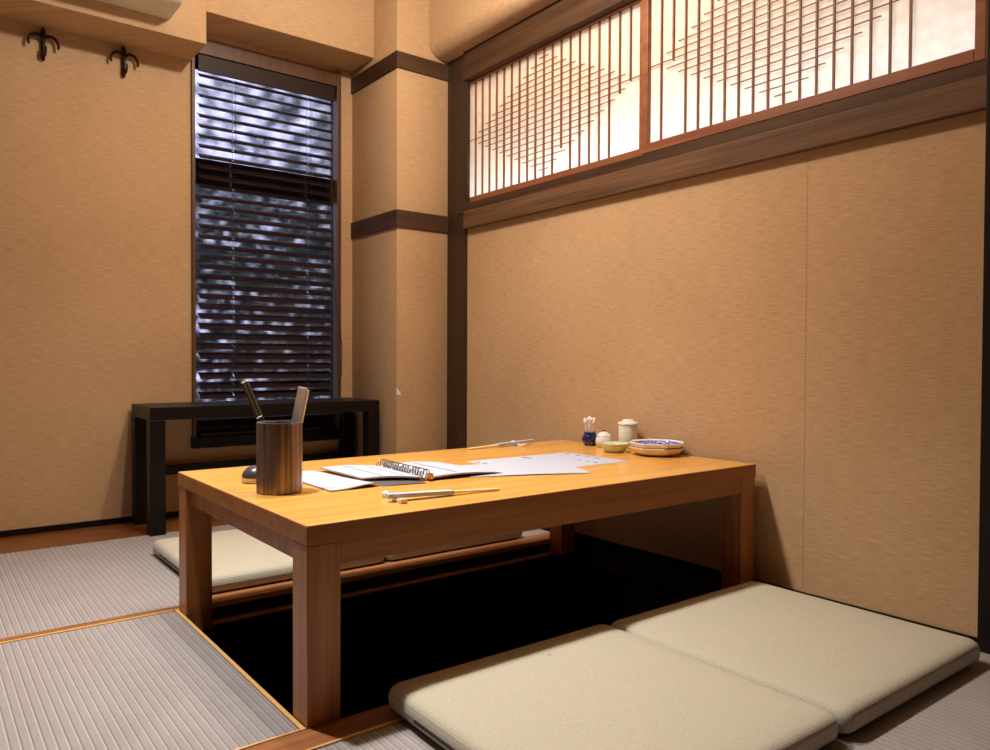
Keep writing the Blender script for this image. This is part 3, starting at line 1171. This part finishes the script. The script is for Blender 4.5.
# toothpick jar
tj = thing('toothpick_jar', 'small navy glazed jar at the far end of the table', 'jar', (1.8815, 1.8875, ZT))
bm = NB()
lathe(bm, [(0.017, 0.0), (0.020, 0.002), (0.0275, 0.018), (0.0285, 0.025), (0.025, 0.035), (0.020, 0.040), (0.0205, 0.047), (0.018, 0.0475), (0.017, 0.040), (0.017, 0.008), (0.001, 0.006)], 28)
obj('jar_body', bm, 'navy', tj, 50)
bm = NB()
for k in range(6):
    a = k * PI / 3
    lathe(bm, [(0.0001, -0.002), (0.0022, 0.0), (0.0001, 0.002)], 8, 0.0238 * math.cos(a), 0.0238 * math.sin(a))
for v in bm.verts:
    v.co.z += 0.0105
obj('dots', bm, 'white', tj)


def cotton_bud(dx, dy, tx, ty, h):
    t = thing('cotton_bud', 'white cotton bud standing in the navy jar', 'cotton bud', (1.8815 + dx, 1.8875 + dy, ZT + 0.0095), 0, 'cotton buds in the navy jar')
    a, b = Vector((0, 0, 0.004)), Vector((tx - dx, ty - dy, h))
    d = b - a
    bm = NB()
    tube(bm, [a, b], 0.0016, 6)
    obj('shaft', bm, 'whitepl', t, 60)
    bm = NB()
    e = d.normalized()
    tube(bm, [b - e * 0.008, b - e * 0.004, b + e * 0.003, b + e * 0.008], [0.0018, 0.0056, 0.0056, 0.0018], 8)
    obj('cotton_tip', bm, 'cotton', t, 60)


for k, (dx, dy, tx, ty, h) in enumerate([(0.0, 0.0, 0.002, 0.001, 0.083), (-0.005, 0.006, -0.010, 0.014, 0.078), (0.006, -0.005, 0.010, -0.012, 0.080), (0.005, 0.006, 0.006, 0.009, 0.084),
                                       (0.008, 0.002, 0.017, 0.003, 0.074), (-0.008, 0.001, -0.018, 0.004, 0.073), (0.003, 0.002, 0.003, -0.006, 0.079), (-0.003, -0.006, -0.007, -0.013, 0.081), (0.007, -0.001, 0.014, -0.004, 0.080),
                                       (-0.006, -0.004, -0.012, -0.004, 0.082), (0.0, -0.009, 0.000, -0.018, 0.072), (-0.002, 0.010, -0.004, 0.021, 0.076)]):
    cotton_bud(dx, dy, tx, ty, h)

# small lidded pot
pt = thing('lidded_pot', 'small white lidded pot with dark knob beside the navy jar', 'pot', (1.884, 1.822, ZT))
bm = NB()
lathe(bm, [(0.019, 0.0), (0.022, 0.002), (0.0285, 0.014), (0.029, 0.022), (0.027, 0.032), (0.0245, 0.036)], 28)
obj('pot_body', bm, 'white', pt, 50)
bm = NB()
lathe(bm, [(0.0245, 0.0368), (0.0252, 0.038), (0.022, 0.044), (0.014, 0.050), (0.005, 0.0535), (0.001, 0.054)], 28)
obj('lid', bm, 'white', pt, 50)
ld = pt.children[-1]
bm = NB()
for s in (-1, 1):
    lathe(bm, [(0.0012, 0.052), (0.003, 0.0555), (0.002, 0.0585), (0.0006, 0.0595)], 10, s * 0.003 * math.cos(YAW), -s * 0.003 * math.sin(YAW))
obj('knob', bm, 'sash', ld, 50)

# white lidded cup
wc = thing('lidded_cup', 'tall white lidded cup against the wall behind the green dish', 'cup', (1.908, 1.734, ZT))
bm = NB()
lathe(bm, [(0.027, 0.0), (0.029, 0.003), (0.0315, 0.04), (0.0325, 0.080), (0.032, 0.083)], 32)
obj('cup_body', bm, 'white', wc, 50)
bm = NB()
lathe(bm, [(0.033, 0.0832), (0.0345, 0.084), (0.0345, 0.087), (0.031, 0.091), (0.020, 0.094), (0.018, 0.0985), (0.016, 0.100), (0.001, 0.1005)], 32)
obj('lid', bm, 'white', wc, 50)

# green shallow dish
gd = thing('sauce_dish', 'small pale green sauce dish in front of the white pot', 'dish', (1.812, 1.704, ZT))
bm = NB()
lathe(bm, [(0.028, 0.0), (0.030, 0.002), (0.039, 0.012), (0.0455, 0.024), (0.047, 0.028), (0.0465, 0.0295), (0.044, 0.0285), (0.038, 0.016), (0.028, 0.008), (0.001, 0.006)], 40)
obj('bowl', bm, 'green', gd, 50)


# octagonal plates, stacked
def octo(label, z, inner, outer, s=1.0):
    t = thing('octagonal_plate', label, 'plate', (1.866, 1.573, ZT + z), math.radians(10))
    bm = NB()
    R_ = 0.0865 * s

    def ring(r, zz, n=8, sub=5, blend=0.08):
        pts = []
        for i in range(n * sub):
            a = 2 * PI * i / (n * sub)
            seg = 2 * PI / n
            k = (a % seg) - seg / 2
            ro = r * math.cos(PI / n) / math.cos(k) * 1.04
            rr = ro * (1 - blend) + r * blend
            pts.append(Vector((rr * math.cos(a), rr * math.sin(a), zz)))
        return pts
    loft(bm, [ring(R_ * 0.60, 0.0), ring(R_ * 0.66, 0.0012), ring(R_ * 0.88, 0.010), ring(R_ * 0.97, 0.0195), ring(R_, 0.0245), ring(R_ * 0.985, 0.0265), ring(R_ * 0.93, 0.0258), ring(R_ * 0.89, 0.0225)], True, True, False)
    obj('body', bm, outer, t, 28)
    bm = NB()
    loft(bm, [ring(R_ * 0.89, 0.0225), ring(R_ * 0.80, 0.012), ring(R_ * 0.66, 0.006), ring(R_ * 0.3, 0.0045), ring(0.002, 0.0045)], True, False, True)
    o = obj('inside', bm, inner, t, 45)
    o['label'] = 'blue painted inside' if inner == 'blue' else 'plain inside'
    return t


octo('beige octagonal plate under the blue one by the wall', 0.0, 'beige_glaze', 'beige_glaze', 0.985)
octo('white-rimmed octagonal plate with blue inside, on top of the beige plate', 0.0150, 'blue', 'white', 1.0)

# ------------------------------------------------------------------ garden beyond the window
shrub((2.2, 5.2, -0.46), 1.9, 2.35, 9000, 0.06, 3, 'leafy green shrub outside, seen low through the window blind')
shrub((3.3, 6.9, -0.46), 1.5, 5.0, 2600, 0.09, 5, 'tall leafy green shrub outside, seen high through the window blind')

# ------------------------------------------------------------------ light


def light(name, kind, loc, energy, color, **kw):
    ld = bpy.data.lights.new(name, kind)
    ld.energy = energy
    ld.color = color
    for k, v in kw.items():
        if k not in ('target',):
            setattr(ld, k, v)
    o = bpy.data.objects.new(name, ld)
    C.objects.link(o)
    o.location = loc
    if 'target' in kw:
        d = Vector(kw['target']) - Vector(loc)
        o.rotation_euler = d.to_track_quat('-Z', 'Y').to_euler()
    return o


LP = (0.33, 1.86, 2.34)
light('wall_fill', 'POINT', (1.15, 1.80, 2.24), 50, (1.0, 0.93, 0.84), shadow_soft_size=0.05)  # added fill light to brighten the walls, not a fixture of the room
light('ceiling_downlight', 'SPOT', LP, 225, (1.0, 0.96, 0.93), shadow_soft_size=0.035, spot_size=math.radians(90), spot_blend=1.0, target=(0.4, 1.5, 0))
light('table_downlight', 'SPOT', (0.86, 1.95, 2.38), 85, (1.0, 0.94, 0.87), shadow_soft_size=0.025, spot_size=math.radians(104), spot_blend=1.0, target=(1.0, 1.9, 0))
# backlights inside the added box behind the paper: cool strip low, warm one high
a = light('backlight_cool', 'AREA', (2.15, 1.70, 1.345), 7.2, (0.76, 0.87, 1.0), shape='RECTANGLE', size=2.2, size_y=0.05)
a.rotation_euler = Vector((-0.4, 0, 0.3)).to_track_quat('-Z', 'Y').to_euler()
b = light('backlight_warm', 'AREA', (2.42, 1.70, 2.25), 15, (1.0, 0.66, 0.36), shape='RECTANGLE', size=2.2, size_y=0.2)
b.rotation_euler = Vector((-0.40, 0, -0.5)).to_track_quat('-Z', 'Y').to_euler()

w = bpy.data.worlds.new('World')
bpy.context.scene.world = w
w.use_nodes = True
bg = w.node_tree.nodes['Background']
bg.inputs['Color'].default_value = (0.74, 0.73, 1.0, 1)
bg.inputs['Strength'].default_value = 1.9

vs_ = bpy.context.scene.view_settings
vs_.view_transform = 'Standard'
vs_.look = 'None'
vs_.gamma = 1.0
vs_.exposure = 0.0
vs_.use_curve_mapping = False
